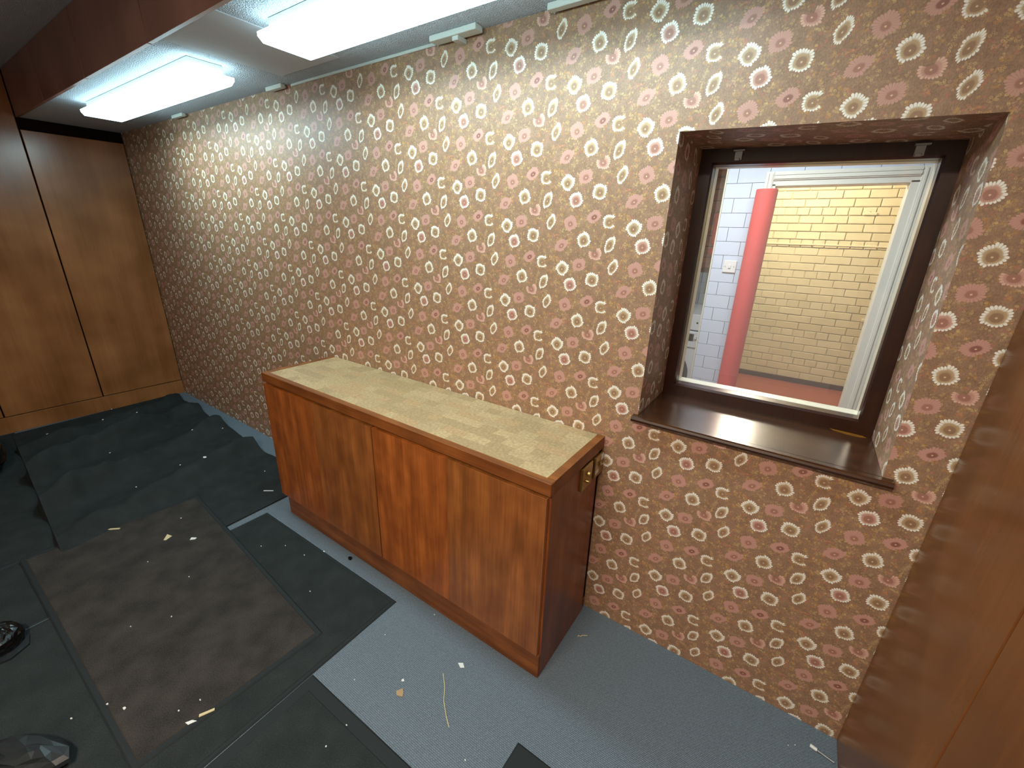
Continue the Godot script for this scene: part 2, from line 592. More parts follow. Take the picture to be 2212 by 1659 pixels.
func ring_faces(st: SurfaceTool, outer: Array, inner: Array, z: float, n: Vector3):
	for k in 4:
		var a: Vector2 = outer[k]
		var b: Vector2 = outer[(k + 1) % 4]
		var c: Vector2 = inner[(k + 1) % 4]
		var d: Vector2 = inner[k]
		quad(st, v3(a, z), v3(b, z), v3(c, z), v3(d, z), n, [puv(a.x, a.y), puv(b.x, b.y), puv(c.x, c.y), puv(d.x, d.y)])

func make_back_wall():
	var root := structure("wall_back")
	var outer := [Vector2(-0.15, 0), Vector2(RW + 0.15, 0), Vector2(RW + 0.15, HC + 0.04), Vector2(-0.15, HC + 0.04)]
	var hole := [O_BL, O_BR, O_TR, O_TL]
	var st := T()
	ring_faces(st, outer, hole, 0.0, Vector3.BACK)
	# papered reveals
	for k in [0, 1, 2, 3]:
		var a: Vector2 = hole[k]
		var b: Vector2 = hole[(k + 1) % 4]
		var mid := (a + b) / 2.0
		var n2 := Vector2(5.05, 1.5) - mid
		var side := absf(a.x - b.x) < 0.1
		var u := []
		for q in [[a, 0.0], [b, 0.0], [b, -0.33], [a, -0.33]]:
			u.append(puv(q[0].x + (q[1] if side else 0.0) + (0.0 if not side else 0.05), q[0].y - (0.0 if side else q[1])))
		var n := Vector3(signf(n2.x), 0, 0) if side else Vector3(0, signf(n2.y), 0)
		quad(st, v3(a, 0), v3(b, 0), v3(b, -0.33), v3(a, -0.33), n, u)
	obj("wallpaper", st, M.paper, root)
	var kb := T()
	ring_faces(kb, outer, hole, -0.43, Vector3.FORWARD)
	for k in 4:
		var a: Vector2 = hole[k]
		var b: Vector2 = hole[(k + 1) % 4]
		var n2 := Vector2(5.05, 1.5) - (a + b) / 2.0
		quad(kb, v3(a, -0.33), v3(b, -0.33), v3(b, -0.43), v3(a, -0.43), Vector3(n2.x, n2.y, 0))
		var oa: Vector2 = outer[k]
		var ob: Vector2 = outer[(k + 1) % 4]
		var n3 := (oa + ob) / 2.0 - Vector2(2.7, 1.2)
		quad(kb, v3(oa, 0), v3(ob, 0), v3(ob, -0.43), v3(oa, -0.43), Vector3(n3.x, n3.y, 0))
	obj("masonry", kb, M.plaster, root)
	# thin white bead left along the top of the paper
	var bd := structure("trim_1")
	box("bead", Vector3(2.64, HC - 0.012, 0.0), Vector3(3.72, HC, 0.007), M.block_white, bd, 0.002)

func member(st: SurfaceTool, a: Vector2, b: Vector2, c: Vector2, d: Vector2, z0: float, z1: float):
	hexa(st, [v3(a, z0), v3(b, z0), v3(c, z0), v3(d, z0), v3(a, z1), v3(b, z1), v3(c, z1), v3(d, z1)])

func make_window():
	var root := structure("window_1")
	var o := [O_BL, O_BR, O_TR, O_TL]
	var i := [I_BL, I_BR, I_TR, I_TL]
	var names := ["bottom_rail", "stile", "head_rail", "stile"]
	var mid := Vector2(5.045, 1.5)
	for k in 4:
		var a: Vector2 = o[k]
		var b: Vector2 = o[(k + 1) % 4]
		var c: Vector2 = i[(k + 1) % 4]
		var d: Vector2 = i[k]
		var st := T()
		# main member with a chamfered inner arris
		var c2: Vector2 = c + (c - mid).normalized() * 0.008
		var d2: Vector2 = d + (d - mid).normalized() * 0.008
		hexa(st, [v3(a, -0.32), v3(b, -0.32), v3(c2, -0.32), v3(d2, -0.32), v3(a, -0.332), v3(b, -0.332), v3(c, -0.332), v3(d, -0.332)])
		member(st, a, b, c, d, -0.332, -0.375)
		obj(names[k], st, M.frame, root)
	# painted lining on the far side
	for k in 4:
		var a: Vector2 = o[k]
		var b: Vector2 = o[(k + 1) % 4]
		var c: Vector2 = i[(k + 1) % 4]
		var d: Vector2 = i[k]
		var st := T()
		member(st, a, b, c + (mid - c).normalized() * 0.001, d + (mid - d).normalized() * 0.001, -0.378, -0.432)
		var ln := obj("lining_board", st, M.cream, root)
		ln.set_meta("label", "cream painted lining board beyond the glass")
	var g := T()
	member(g, I_BL, I_BR, I_TR, I_TL, -0.3755, -0.3775)
	obj("pane", g, M.glass, root)
	# blind clips on the head
	for cx in [4.8158, 5.2988]:
		var cl := T()
		var y: float = 1.957 - (cx - 4.69) * 0.034
		cbox(cl, Vector3(cx - 0.012, y - 0.022, -0.318), Vector3(cx + 0.012, y + 0.006, -0.312), 0.001)
		cbox(cl, Vector3(cx - 0.016, y + 0.004, -0.318), Vector3(cx + 0.020, y + 0.009, -0.296), 0.001)
		cbox(cl, Vector3(cx - 0.010, y - 0.024, -0.312), Vector3(cx + 0.006, y - 0.016, -0.304), 0.001)
		var co := obj("blind_clip", cl, M.steel, root)
		co.set_meta("label", "small grey metal blind clip")
	# sill board
	var sb := T()
	hexa(sb, [Vector3(4.684, 1.005, -0.335), Vector3(5.411, 1.005, -0.335), Vector3(5.411, 1.005, 0.0), Vector3(4.684, 1.005, 0.0), Vector3(4.684, 1.0275, -0.335), Vector3(5.411, 1.0295, -0.335), Vector3(5.411, 1.0295, 0.0), Vector3(4.684, 1.0275, 0.0)])
	var prof := [Vector2(0.0, 1.006), Vector2(0.026, 1.006), Vector2(0.032, 1.011), Vector2(0.033, 1.018), Vector2(0.030, 1.025), Vector2(0.024, 1.0278), Vector2(0.0, 1.0278)]
	for k in prof.size():
		var p: Vector2 = prof[k]
		var q: Vector2 = prof[(k + 1) % prof.size()]
		var n := Vector3(0, (p.y + q.y) / 2 - 1.017, (p.x + q.x) / 2 - 0.015)
		quad(sb, Vector3(4.668, p.y, p.x), Vector3(5.436, p.y + 0.001, p.x), Vector3(5.436, q.y + 0.001, q.x), Vector3(4.668, q.y, q.x), n)
	for sx in [[4.668, -1.0, 0.0], [5.436, 1.0, 0.001]]:
		for k in range(1, prof.size() - 1):
			tri(sb, Vector3(sx[0], prof[0].y + sx[2], prof[0].x), Vector3(sx[0], prof[k].y + sx[2], prof[k].x), Vector3(sx[0], prof[k + 1].y + sx[2], prof[k + 1].x), Vector3(sx[1], 0, 0))
	var so := obj("sill_board", sb, M.sill, root)
	so.set_meta("label", "glossy dark brown sill board")
	var wp := T()
	chip(wp, [Vector2(5.29, -0.318), Vector2(5.35, -0.316), Vector2(5.385, -0.312), Vector2(5.395, -0.300), Vector2(5.375, -0.291), Vector2(5.335, -0.294), Vector2(5.30, -0.304)], 1.0290, 1.0300)
	obj("worn_patch", wp, M.ochre, so).set_meta("label", "ochre worn patch on the sill")

func make_shell():
	var f := structure("floor")
	box("carpet", Vector3(-0.15, -0.10, -0.02), Vector3(RW + 0.15, 0.0, RZ), M.carpet, f, 0.0)
	# lowered ceiling over the wall, its bulkhead, and the main ceiling
	var c := structure("ceiling")
	box("lowered_ceiling", Vector3(-0.12, HC, -0.02), Vector3(RW + 0.12, HC + 0.06, FZ - 0.018), M.artex, c, 0.0)
	box("main_ceiling", Vector3(-0.12, HU, FZ - 0.10), Vector3(RW + 0.12, HU + 0.06, RZ), M.artex, c, 0.0)
	box("smooth_panel", Vector3(2.72, HC - 0.003, 0.10), Vector3(3.20, HC, FZ - 0.018), M.smooth_ceiling, c, 0.001)
	var bk := structure("trim_2")
	box("backing", Vector3(0.0, HC + 0.001, FZ - 0.030), Vector3(RW, HU, FZ - 0.019), M.dark_gap, bk, 0.0)
	var xs := [0.0, 0.86, 1.745, 2.630, 3.515, 4.40, RW]
	for k in xs.size() - 1:
		box("board", Vector3(xs[k] + 0.005, HC - 0.006, FZ - 0.018), Vector3(xs[k + 1] - 0.005, HU - 0.002, FZ), M.fascia_hazed, bk, 0.001)
	# left wall: veneered panels over a plinth, open shadow gap at the top
	var wl := structure("wall_left")
	box("backing", Vector3(-0.16, 0.0, -0.02), Vector3(-0.022, HU + 0.05, RZ), M.dark_gap, wl, 0.0)
	var zs := [0.002, 0.615, 1.22, 1.83, 2.44, 3.05, RZ]
	for k in zs.size() - 1:
		var top := 2.288 if k == 0 else HU - 0.004
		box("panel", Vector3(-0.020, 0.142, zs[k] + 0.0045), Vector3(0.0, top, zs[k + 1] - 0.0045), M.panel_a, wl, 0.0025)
	box("plinth", Vector3(-0.021, 0.0, 0.002), Vector3(-0.002, 0.136, RZ), M.panel_a, wl, 0.002)
	# right wall
	var wr := structure("wall_right")
	box("backing", Vector3(RW + 0.022, 0.0, -0.02), Vector3(RW + 0.16, HU + 0.05, RZ), M.dark_gap, wr, 0.0)
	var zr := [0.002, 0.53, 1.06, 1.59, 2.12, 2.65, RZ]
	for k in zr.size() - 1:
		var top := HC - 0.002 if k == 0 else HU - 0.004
		box("panel", Vector3(RW, 0.002, zr[k] + 0.002), Vector3(RW + 0.020, top, zr[k + 1] - 0.002), M.panel_dimmed, wr, 0.0025)
	var wf := structure("wall_front")
	box("plaster", Vector3(-0.16, 0.0, RZ), Vector3(RW + 0.16, HU + 0.05, RZ + 0.12), M.plaster, wf, 0.0)

# ---------------------------------------------------------------- ceiling lights and fixings
func frustum(st: SurfaceTool, x0: float, x1: float, z0: float, z1: float, y0: float, y1: float, inset: float):
	# y0 lower and smaller, y1 upper
	hexa(st, [Vector3(x0 + inset, y0, z0 + inset), Vector3(x1 - inset, y0, z0 + inset), Vector3(x1 - inset, y0, z1 - inset), Vector3(x0 + inset, y0, z1 - inset),
		Vector3(x0, y1, z0), Vector3(x1, y1, z0), Vector3(x1, y1, z1), Vector3(x0, y1, z1)])

func make_lights():
	var cool := Color(0.81, 0.965, 1.0)
	var warm := Color(1.0, 0.945, 0.87)
	for d in [[1.05, 2.63, HC, 0.39, LAMP, "long lit fluorescent ceiling light nearest the left panelled wall"],
			[3.27, 4.85, HC, 0.39, LAMP, "long lit fluorescent ceiling light cut off by the top of the frame"],
			[3.78, 5.36, HU, 2.35, MAIN, "lit fluorescent light on the main ceiling behind the camera"]]:
		var x0: float = d[0]
		var x1: float = d[1]
		var y: float = d[2]
		var z: float = d[3]
		var t := thing("ceiling_light", d[5], "light", Vector3((x0 + x1) / 2, y, z), "fluorescent ceiling lights of the room")
		box("housing", Vector3(x0 + 0.03, y - 0.045, z - 0.075), Vector3(x1 - 0.03, y, z + 0.075), M.gloss_white, t, 0.003)
		var h := (x1 - x0) / 2
		var st := T()
		frustum(st, -h, h, -0.105, 0.105, -0.080, -0.058, 0.012)
		cbox(st, Vector3(-h, -0.058, -0.105), Vector3(h, -0.045, 0.105), 0.002)
		obj("diffuser", st, M.diffuser if y == HC else M.diffuser_warm, t)
		area(t, Vector3((x0 + x1) / 2, y - 0.0815, z), Vector2(x1 - x0 - 0.12, 0.12), cool if d[2] == HC else warm, d[4])

func make_brackets():
	var labels := ["small white block at the wall top, farthest from the camera", "white block at the wall top between the two ceiling lights", "long white block with a stem below the nearer ceiling light", "white block at the wall top cut off by the frame edge"]
	var spots := [[1.17, 1.345, 0.040], [2.45, 2.605, 0.042], [3.705, 3.935, 0.060], [4.222, 4.42, 0.045]]
	for k in 4:
		var s: Array = spots[k]
		var x0: float = s[0]
		var x1: float = s[1]
		var t := thing("fixing_block", labels[k], "block", Vector3((x0 + x1) / 2, HC, 0.0), "white blocks along the top of the papered wall")
		box("block", Vector3(x0, HC - 0.020, 0.018), Vector3(x1, HC - 0.0005, s[2]), M.block_white, t, 0.0015)
		box("back_plate", Vector3(x0 + 0.02, HC - 0.012, 0.0), Vector3(x1 - 0.02, HC - 0.001, 0.02), M.block_white, t, 0.001)
		if k == 2:
			box("stem", Vector3(3.815, HC - 0.034, 0.0), Vector3(3.845, HC - 0.018, 0.052), M.block_white, t, 0.0015)

# ---------------------------------------------------------------- sideboard
func make_sideboard():
	var X0 := 2.727
	var X1 := 4.563
	var t := thing("sideboard", "low teak veneered sideboard with cork top against the floral wall", "sideboard", Vector3(3.645, 0, 0.22))
	box("carcass", Vector3(X0 + 0.03, 0.10, 0.004), Vector3(X1 - 0.022, 0.842, 0.420), M.dark_gap, t, 0.001)
	box("plinth", Vector3(2.778, 0.0, 0.04), Vector3(X1 - 0.004, 0.118, 0.436), M.plinth, t, 0.002)
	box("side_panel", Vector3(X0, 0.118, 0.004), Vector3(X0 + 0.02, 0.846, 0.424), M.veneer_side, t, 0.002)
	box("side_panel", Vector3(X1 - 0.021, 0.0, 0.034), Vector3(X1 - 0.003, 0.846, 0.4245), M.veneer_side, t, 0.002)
	box("scribe_strip", Vector3(X1 - 0.021, 0.055, 0.0), Vector3(X1 - 0.009, 0.846, 0.030), M.dark_gap, t, 0.001)
	var off := base_of(t)
	for d in [[X0, 3.6485, 3.19], [3.6565, 4.550, 4.10]]:
		var dn := Node3D.new()
		dn.name = "door"
		t.add_child(dn, true)
		var kk := 0
		for q in [[d[0], d[2]], [d[2], d[1]]]:
			var lf := box("veneer_leaf", Vector3(q[0], 0.122, 0.4262), Vector3(q[1], 0.838 , 0.4436 - 0.0003 * kk), M.veneer_door if kk == 0 else M.veneer, dn, 0.0008)
			kk += 1
		box("door_core", Vector3(d[0] + 0.001, 0.1222, 0.4255), Vector3(d[1] + (0.0012 if d[1] > 4.0 else -0.001), 0.8375, 0.4425), M.raw_edge, dn, 0.0005)
	var top := Node3D.new()
	top.name = "top"
	t.add_child(top, true)
	box("board", Vector3(X0 + 0.02, 0.852, 0.004), Vector3(X1 - 0.02, 0.893, 0.42), M.dark_gap, top, 0.001)
	box("edging", Vector3(X0, 0.850, 0.4136), Vector3(X1 + 0.002, 0.9005, 0.4436), M.edging, top, 0.002)
	# cross edging at the right, mitred against the front one
	var rs := T()
	hexa(rs, [Vector3(X1 - 0.029, 0.850, 0.002) - off, Vector3(X1 + 0.002, 0.850, 0.002) - off, Vector3(X1 + 0.002, 0.850, 0.4135) - off, Vector3(X1 - 0.029, 0.850, 0.4135) - off,
		Vector3(X1 - 0.029, 0.9003, 0.002) - off, Vector3(X1 + 0.002, 0.9003, 0.002) - off, Vector3(X1 + 0.002, 0.9003, 0.4135) - off, Vector3(X1 - 0.029, 0.9003, 0.4135) - off])
	obj("edging", rs, M.edging, top)
	box("edging", Vector3(X0, 0.850, 0.002), Vector3(X0 + 0.034, 0.9003, 0.4135), M.edging, top, 0.002)
	# cork pieces laid in uneven rows
	rng.seed = 5
	var z := 0.003
	var rows := 8
	var dz := (0.4130 - 0.003) / rows
	for r in rows:
		var x := X0 + 0.035
		var first := true
		while x < X1 - 0.031:
			var wd := rng.randf_range(0.05, 0.14)
			if first:
				wd *= rng.randf_range(0.3, 1.0)
				first = false
			var x2 := minf(x + wd, X1 - 0.030)
			if X1 - 0.030 - x2 < 0.03:
				x2 = X1 - 0.030
			box("cork_piece", Vector3(x, 0.893, z), Vector3(x2 - 0.0003, 0.8990 + rng.randf() * 0.0003, z + dz - 0.0003), M.cork[rng.randi() % 5], top, 0.0003)
			x = x2
		z += dz
	# brass outlets on the end
	var p := box("socket_plate", Vector3(X1 - 0.004, 0.742, 0.112), Vector3(X1 + 0.008, 0.842, 0.204), M.brass, t, 0.003)
	p.set_meta("label", "brass outlet plate with a stub fitting")
	var sw := T()
	lathe(sw, Vector3(X1 + 0.008, 0.800, 0.150) - off, [Vector2(0.0, 0.008), Vector2(0.010, 0.008), Vector2(0.012, 0.0)], 14, Vector3.RIGHT)
	lathe(sw, Vector3(X1 + 0.008, 0.775, 0.165) - off, [Vector2(0.0, 0.012), Vector2(0.006, 0.012), Vector2(0.007, 0.0)], 12, Vector3.RIGHT)
	obj("stub", sw, M.brass, p)
	var p2 := box("socket_plate", Vector3(X1 - 0.004, 0.742, 0.003), Vector3(X1 + 0.008, 0.838, 0.088), M.brass, t, 0.003)
	p2.set_meta("label", "brass outlet plate with white paper tabs")
	box("rocker", Vector3(X1 + 0.008, 0.788, 0.038), Vector3(X1 + 0.013, 0.806, 0.050), M.brass, p2, 0.001)
	box("paper_tab", Vector3(X1 + 0.008, 0.806, 0.008), Vector3(X1 + 0.0088, 0.832, 0.030), M.white_plastic, p2, 0.0002)
	box("paper_tab", Vector3(X1 + 0.008, 0.760, 0.050), Vector3(X1 + 0.0088, 0.776, 0.078), M.white_plastic, p2, 0.0002)

# ---------------------------------------------------------------- mats
func flat_mat(called_label: String, c: Array, y0: float, th: float, border: float, pile: Material) -> Node3D:
	var ctr := Vector2.ZERO
	for p in c:
		ctr += p / 4.0
	var t := thing("floor_mat", called_label, "mat", Vector3(ctr.x, y0, ctr.y))
	var st := T()
	var st2 := T()
	var lo := []
	var hi := []
	var pi_ := []
	var pt := []
	for k in 4:
		var p: Vector2 = c[k] - ctr
		var e0: Vector2 = (c[(k + 3) % 4] - c[k]).normalized()
		var e1: Vector2 = (c[(k + 1) % 4] - c[k]).normalized()
		lo.append(Vector3(p.x, 0, p.y))
		var q := p + (e0 + e1) * 0.006
		hi.append(Vector3(q.x, th * 0.65, q.y))
		var s := p + (e0 + e1) * border
		pi_.append(Vector3(s.x, th * 0.5, s.y))
		var s2 := p + (e0 + e1) * (border + 0.004)
		pt.append(Vector3(s2.x, th, s2.y))
	hexa(st, lo + hi)
	obj("rubber_base", st, M.rubber, t)
	hexa(st2, pi_ + pt)
	obj("pile", st2, pile, t)
	return t

var rumple_noise: FastNoiseLite

# height of the rumpled mat's surface
func rumple(x: float, z: float) -> float:
	if rumple_noise == null:
		rumple_noise = FastNoiseLite.new()
		rumple_noise.seed = 9
		rumple_noise.frequency = 0.9
	var u := clampf(x / 2.62, 0.0, 1.0)
	var v := clampf((z - 0.10) / 1.16, 0.0, 1.0)
	var w := 0.0
	for r in [[0.62, 0.45, 0.13, 0.115], [1.18, 0.42, 0.12, 0.13], [1.78, 0.30, 0.10, 0.14], [0.20, 0.30, 0.08, 0.09]]:
		var cx: float = r[0] + r[1] * (z - 0.2) + 0.10 * rumple_noise.get_noise_2d(z * 2.0, r[0] * 5.0)
		var d: float = (x - cx) / r[3]
		# steeper on the side away from the wall
		if d > 0.0:
			d *= 1.5
		w += r[2] * exp(-d * d) * maxf(0.15, 0.45 + 0.7 * rumple_noise.get_noise_2d(x * 1.0, z * 1.5 + r[0] * 9.0) + 0.35 * v)
	var edge := minf(minf(u, 1.0 - u) * 2.6, minf(v, 1.0 - v) * 1.2)
	w *= smoothstep(-0.16, 0.10, edge)
	if x > 1.9:
		w *= smoothstep(0.0, 0.25, (2.30 - x) * 0.6)
	return 0.010 + maxf(0.0, w) * 1.5

func wavy_mat():
	# rumpled mat in the far corner; ridges run out from the wall across it
	var t := thing("floor_mat", "rumpled black mat with ridges beside the left panelled wall", "mat", Vector3(1.3, 0, 0.75))
	var nx := 110
	var nz := 50
	var n := FastNoiseLite.new()
	n.seed = 10
	n.frequency = 0.9
	var A := Vector2(-0.0, 0.075)
	var B := Vector2(2.60, 0.19)
	var C := Vector2(2.645, 1.36)
	var D := Vector2(0.06, 1.22)
	var g := []
	for j in nz + 1:
		var row := []
		for i in nx + 1:
			var u := float(i) / nx
			var v := float(j) / nz
			var p := A.lerp(B, u).lerp(D.lerp(C, u), v)
			p.y += 0.012 * sin(u * 21.0) * (1.0 - v) + 0.02 * n.get_noise_1d(u * 6.0) * (1.0 - v)
			row.append(Vector3(p.x, rumple(p.x, p.y), p.y) - Vector3(1.3, 0, 0.75))
		g.append(row)
	var st := T()
	for j in nz:
		for i in nx:
			st.set_smooth_group(0)
			for q in [[j, i], [j, i + 1], [j + 1, i + 1], [j, i], [j + 1, i + 1], [j + 1, i]]:
				st.add_vertex(g[q[0]][q[1]])
	st.index()
	st.generate_normals()
	obj("pile", st, M.mat_dark, t)
	# rubber rim and underside
	var rim := T()
	var loop := []
	for i in nx + 1: loop.append(g[0][i])
	for j in range(1, nz + 1): loop.append(g[j][nx])
	for i in range(nx - 1, -1, -1): loop.append(g[nz][i])
	for j in range(nz - 1, 0, -1): loop.append(g[j][0])
	for k in loop.size():
		var a: Vector3 = loop[k]
		var b: Vector3 = loop[(k + 1) % loop.size()]
		quad(rim, a, b, Vector3(b.x, b.y - 0.007, b.z), Vector3(a.x, a.y - 0.007, a.z), Vector3(a.x, 0, a.z))
	obj("rubber_edge", rim, M.rubber, t)

func make_mats():
	wavy_mat()
	flat_mat("flat dark grey mat in front of the sideboard, under the brown mat", [Vector2(2.67, 0.525), Vector2(3.825, 0.512), Vector2(3.835, 2.2), Vector2(2.66, 2.2)], 0.0005, 0.008, 0.016, M.mat_dark)
	flat_mat("large brown and grey doormat lying on top of the other mats", [Vector2(2.165, 0.70), Vector2(3.705, 0.815), Vector2(3.67, 1.46), Vector2(2.09, 1.475)], 0.0095, 0.008, 0.020, M.mat_brown)
	flat_mat("dark mat along the left frame edge beyond the rumpled mat", [Vector2(0.005, 1.20), Vector2(2.082, 1.318), Vector2(2.082, 2.20), Vector2(0.005, 2.20)], 0.0003, 0.005, 0.03, M.mat_dark)
	flat_mat("dark mat beyond the brown mat in the bottom left corner", [Vector2(2.083, 1.320), Vector2(2.659, 1.350), Vector2(2.659, 2.20), Vector2(2.083, 2.20)], 0.0003, 0.005, 0.03, M.mat_dark)
	flat_mat("dark mat at the bottom edge beside the bare carpet", [Vector2(3.829, 0.942), Vector2(4.50, 0.930), Vector2(4.52, 1.55), Vector2(3.8355, 1.55)], 0.0005, 0.007, 0.045, M.mat_dark)
	flat_mat("dark rubber mat corner showing at the bottom centre", [Vector2(4.622, 0.667), Vector2(5.42, 0.660), Vector2(5.43, 1.25), Vector2(4.612, 1.26)], 0.0005, 0.007, 0.09, M.mat_dark)

# ---------------------------------------------------------------- litter
func flake_shape(at: Vector2, r: float, seed: int, n := 5, squash := 0.7) -> Array:
	rng.seed = seed
	var out := []
	var a0 := rng.randf() * TAU
	for k in n:
		var a := a0 + TAU * (k + rng.randf_range(-0.25, 0.25)) / n
		out.append(at + Vector2(cos(a), sin(a) * squash) * r * rng.randf_range(0.6, 1.1))
	return out

func litter(called: String, label: String, category: String, shape: Array, y: float, th: float, m: Material, group := ""):
	var c := Vector2.ZERO
	for p in shape:
		c += p / float(shape.size())
	var loc := []
	for p in shape:
		loc.append(p - c)
	var st := T()
	chip(st, loc, 0.0, th)
	var o := obj(called, st, m)
	o.position = Vector3(c.x, y, c.y)
	tag(o, label, category, group)

func make_litter():
	var yb := 0.0178
	litter("paint_flake", "cream triangular flake on the brown mat", "flake", [Vector2(2.453, 0.962), Vector2(2.490, 0.952), Vector2(2.503, 0.985), Vector2(2.492, 0.992)], yb, 0.002, M.flake_cream)
	litter("paint_flake", "bright white flake on the brown mat beside the cream one", "flake", [Vector2(2.588, 0.895), Vector2(2.612, 0.878), Vector2(2.620, 0.888), Vector2(2.603, 0.908)], yb, 0.002, M.flake)
	litter("splinter", "pale splinter at the far edge of the brown mat", "splinter", [Vector2(2.125, 1.150), Vector2(2.185, 1.095), Vector2(2.192, 1.102), Vector2(2.132, 1.158)], yb, 0.003, M.flake_cream)
	litter("paint_flake", "white chip lying on the rumpled black mat", "flake", flake_shape(Vector2(1.897, 0.540), 0.017, 4), rumple(1.897, 0.54) + 0.001, 0.004, M.flake)
	litter("splinter", "short white splinter on the black mat near the sideboard end", "splinter", [Vector2(2.435, 0.425), Vector2(2.485, 0.388), Vector2(2.489, 0.394), Vector2(2.440, 0.431)], rumple(2.46, 0.41) + 0.001, 0.002, M.flake)
	litter("paint_flake", "white triangular flake on the bare carpet near the sideboard", "flake", [Vector2(4.262, 0.572), Vector2(4.279, 0.560), Vector2(4.296, 0.572), Vector2(4.284, 0.582)], 0.0005, 0.002, M.flake)
	litter("paint_flake", "tiny white chip beside the tan flake on the carpet", "flake", flake_shape(Vector2(4.134, 0.752), 0.008, 6), 0.0005, 0.003, M.flake)
	litter("paint_flake", "tan flake on the bare carpet near the mat edge", "flake", [Vector2(4.146, 0.796), Vector2(4.158, 0.774), Vector2(4.172, 0.782), Vector2(4.182, 0.796), Vector2(4.160, 0.805)], 0.0005, 0.003, M.flake_tan)
	litter("grit_lump", "small black lump on the carpet strip before the sideboard", "debris", flake_shape(Vector2(3.4095, 0.470), 0.013, 8, 7), 0.0005, 0.010, M.black_bag)
	litter("splinter", "white splinter at the near edge of the brown mat", "splinter", [Vector2(3.642, 1.303), Vector2(3.652, 1.285), Vector2(3.668, 1.277), Vector2(3.658, 1.300)], yb - 0.002, 0.002, M.flake)
	litter("splinter", "ridged pale strip at the near edge of the brown mat", "splinter", [Vector2(3.652, 1.263), Vector2(3.672, 1.222), Vector2(3.680, 1.226), Vector2(3.661, 1.268)], yb - 0.002, 0.003, M.flake_cream)
	var tw := T()
	tube(tw, [Vector3(-0.074, 0.0025, -0.066), Vector3(-0.030, 0.003, -0.028), Vector3(0.0, 0.003, 0.010), Vector3(0.045, 0.003, 0.045), Vector3(0.078, 0.0025, 0.066)], 0.0017, 6)
	var two := obj("straw_stem", tw, M.straw)
	two.position = Vector3(4.318, 0.0, 0.706)
	tag(two, "long bent straw stem lying on the bare carpet", "stem")
	var fb := T()
	tube(fb, [Vector3(-0.016, 0.002, 0.012), Vector3(-0.018, 0.002, 0.004), Vector3(-0.008, 0.002, 0.004), Vector3(-0.002, 0.003, -0.006), Vector3(0.016, 0.004, -0.016)], 0.0016, 6)
	var fo := obj("wood_curl", fb, M.flake_cream)
	fo.position = Vector3(4.6251, 0.0, 0.1619)
	tag(fo, "curled pale shaving on the carpet beside the sideboard end", "shaving")
	# bolt with a white cap by the right wall
	var b := thing("capped_rod", "thin metal rod with a white cap by the right wall", "rod", Vector3(5.470, 0.0, 0.0855))
	var r1 := T()
	tube(r1, [Vector3(0.012, 0.007, 0.002), Vector3(0.062, 0.006, 0.0125)], 0.0028, 8)
	obj("rod", r1, M.steel, b)
	var r2 := T()
	tube(r2, [Vector3(-0.007, 0.007, -0.002), Vector3(0.013, 0.007, 0.0022)], 0.0062, 12)
	obj("cap", r2, M.white_plastic, b)
	# specks nobody could tell apart, one by one
	var specks := [[3.3492, 1.4384, 0.006], [3.4163, 1.4078, 0.010], [3.3109, 1.5246, 0.006], [3.8439, 1.1135, 0.005], [4.0994, 0.9799, 0.005], [4.5077, 0.815, 0.005],
		[0.02, 0.592, 0.012], [0.4042, 0.7332, 0.014], [0.3838, 1.0654, 0.015], [1.2221, 0.3734, 0.012], [1.2735, 0.1803, 0.010], [3.2509, 0.5186, 0.008],
		[2.95, 0.70, 0.005], [3.05, 0.62, 0.005], [3.20, 0.60, 0.005], [3.45, 0.72, 0.005], [3.50, 0.83, 0.005], [2.35, 0.86, 0.006], [2.62, 1.10, 0.005], [2.90, 1.02, 0.005],
		[3.10, 1.16, 0.005], [3.02, 1.28, 0.005], [3.58, 1.30, 0.005], [3.60, 1.24, 0.005], [3.98, 0.86, 0.004], [3.92, 0.66, 0.004], [4.10, 1.06, 0.005], [1.65, 0.62, 0.008],
		[2.20, 0.30, 0.007], [1.05, 0.86, 0.010], [0.85, 0.60, 0.010], [1.75, 0.90, 0.008], [5.42, 0.11, 0.003], [5.40, 0.125, 0.003], [4.02, 0.46, 0.004]]
	for k in specks.size():
		var s: Array = specks[k]
		var y := 0.0005
		var on := "bare carpet"
		var x: float = s[0]
		var z: float = s[1]
		if x < 2.62:
			y = 0.012
			on = "rumpled black mat"
		if x > 2.15 and x < 3.68 and z > 0.83:
			y = yb
			on = "brown doormat"
		elif x > 2.67 and x < 3.83 and z > 0.53:
			y = 0.0085
			on = "flat dark grey mat"
		elif x > 3.85 and x < 4.5 and z > 0.95:
			y = 0.0075
			on = "bottom dark mat"
		if x < 2.6 and z < 1.25 and y < 0.0125:
			y = rumple(x, z) + 0.0005
		litter("speck", "tiny pale speck of debris on the " + on, "debris", flake_shape(Vector2(x, z), s[2] * 0.8, 100 + k), y, 0.003, M.flake, "tiny pale specks on the " + on)

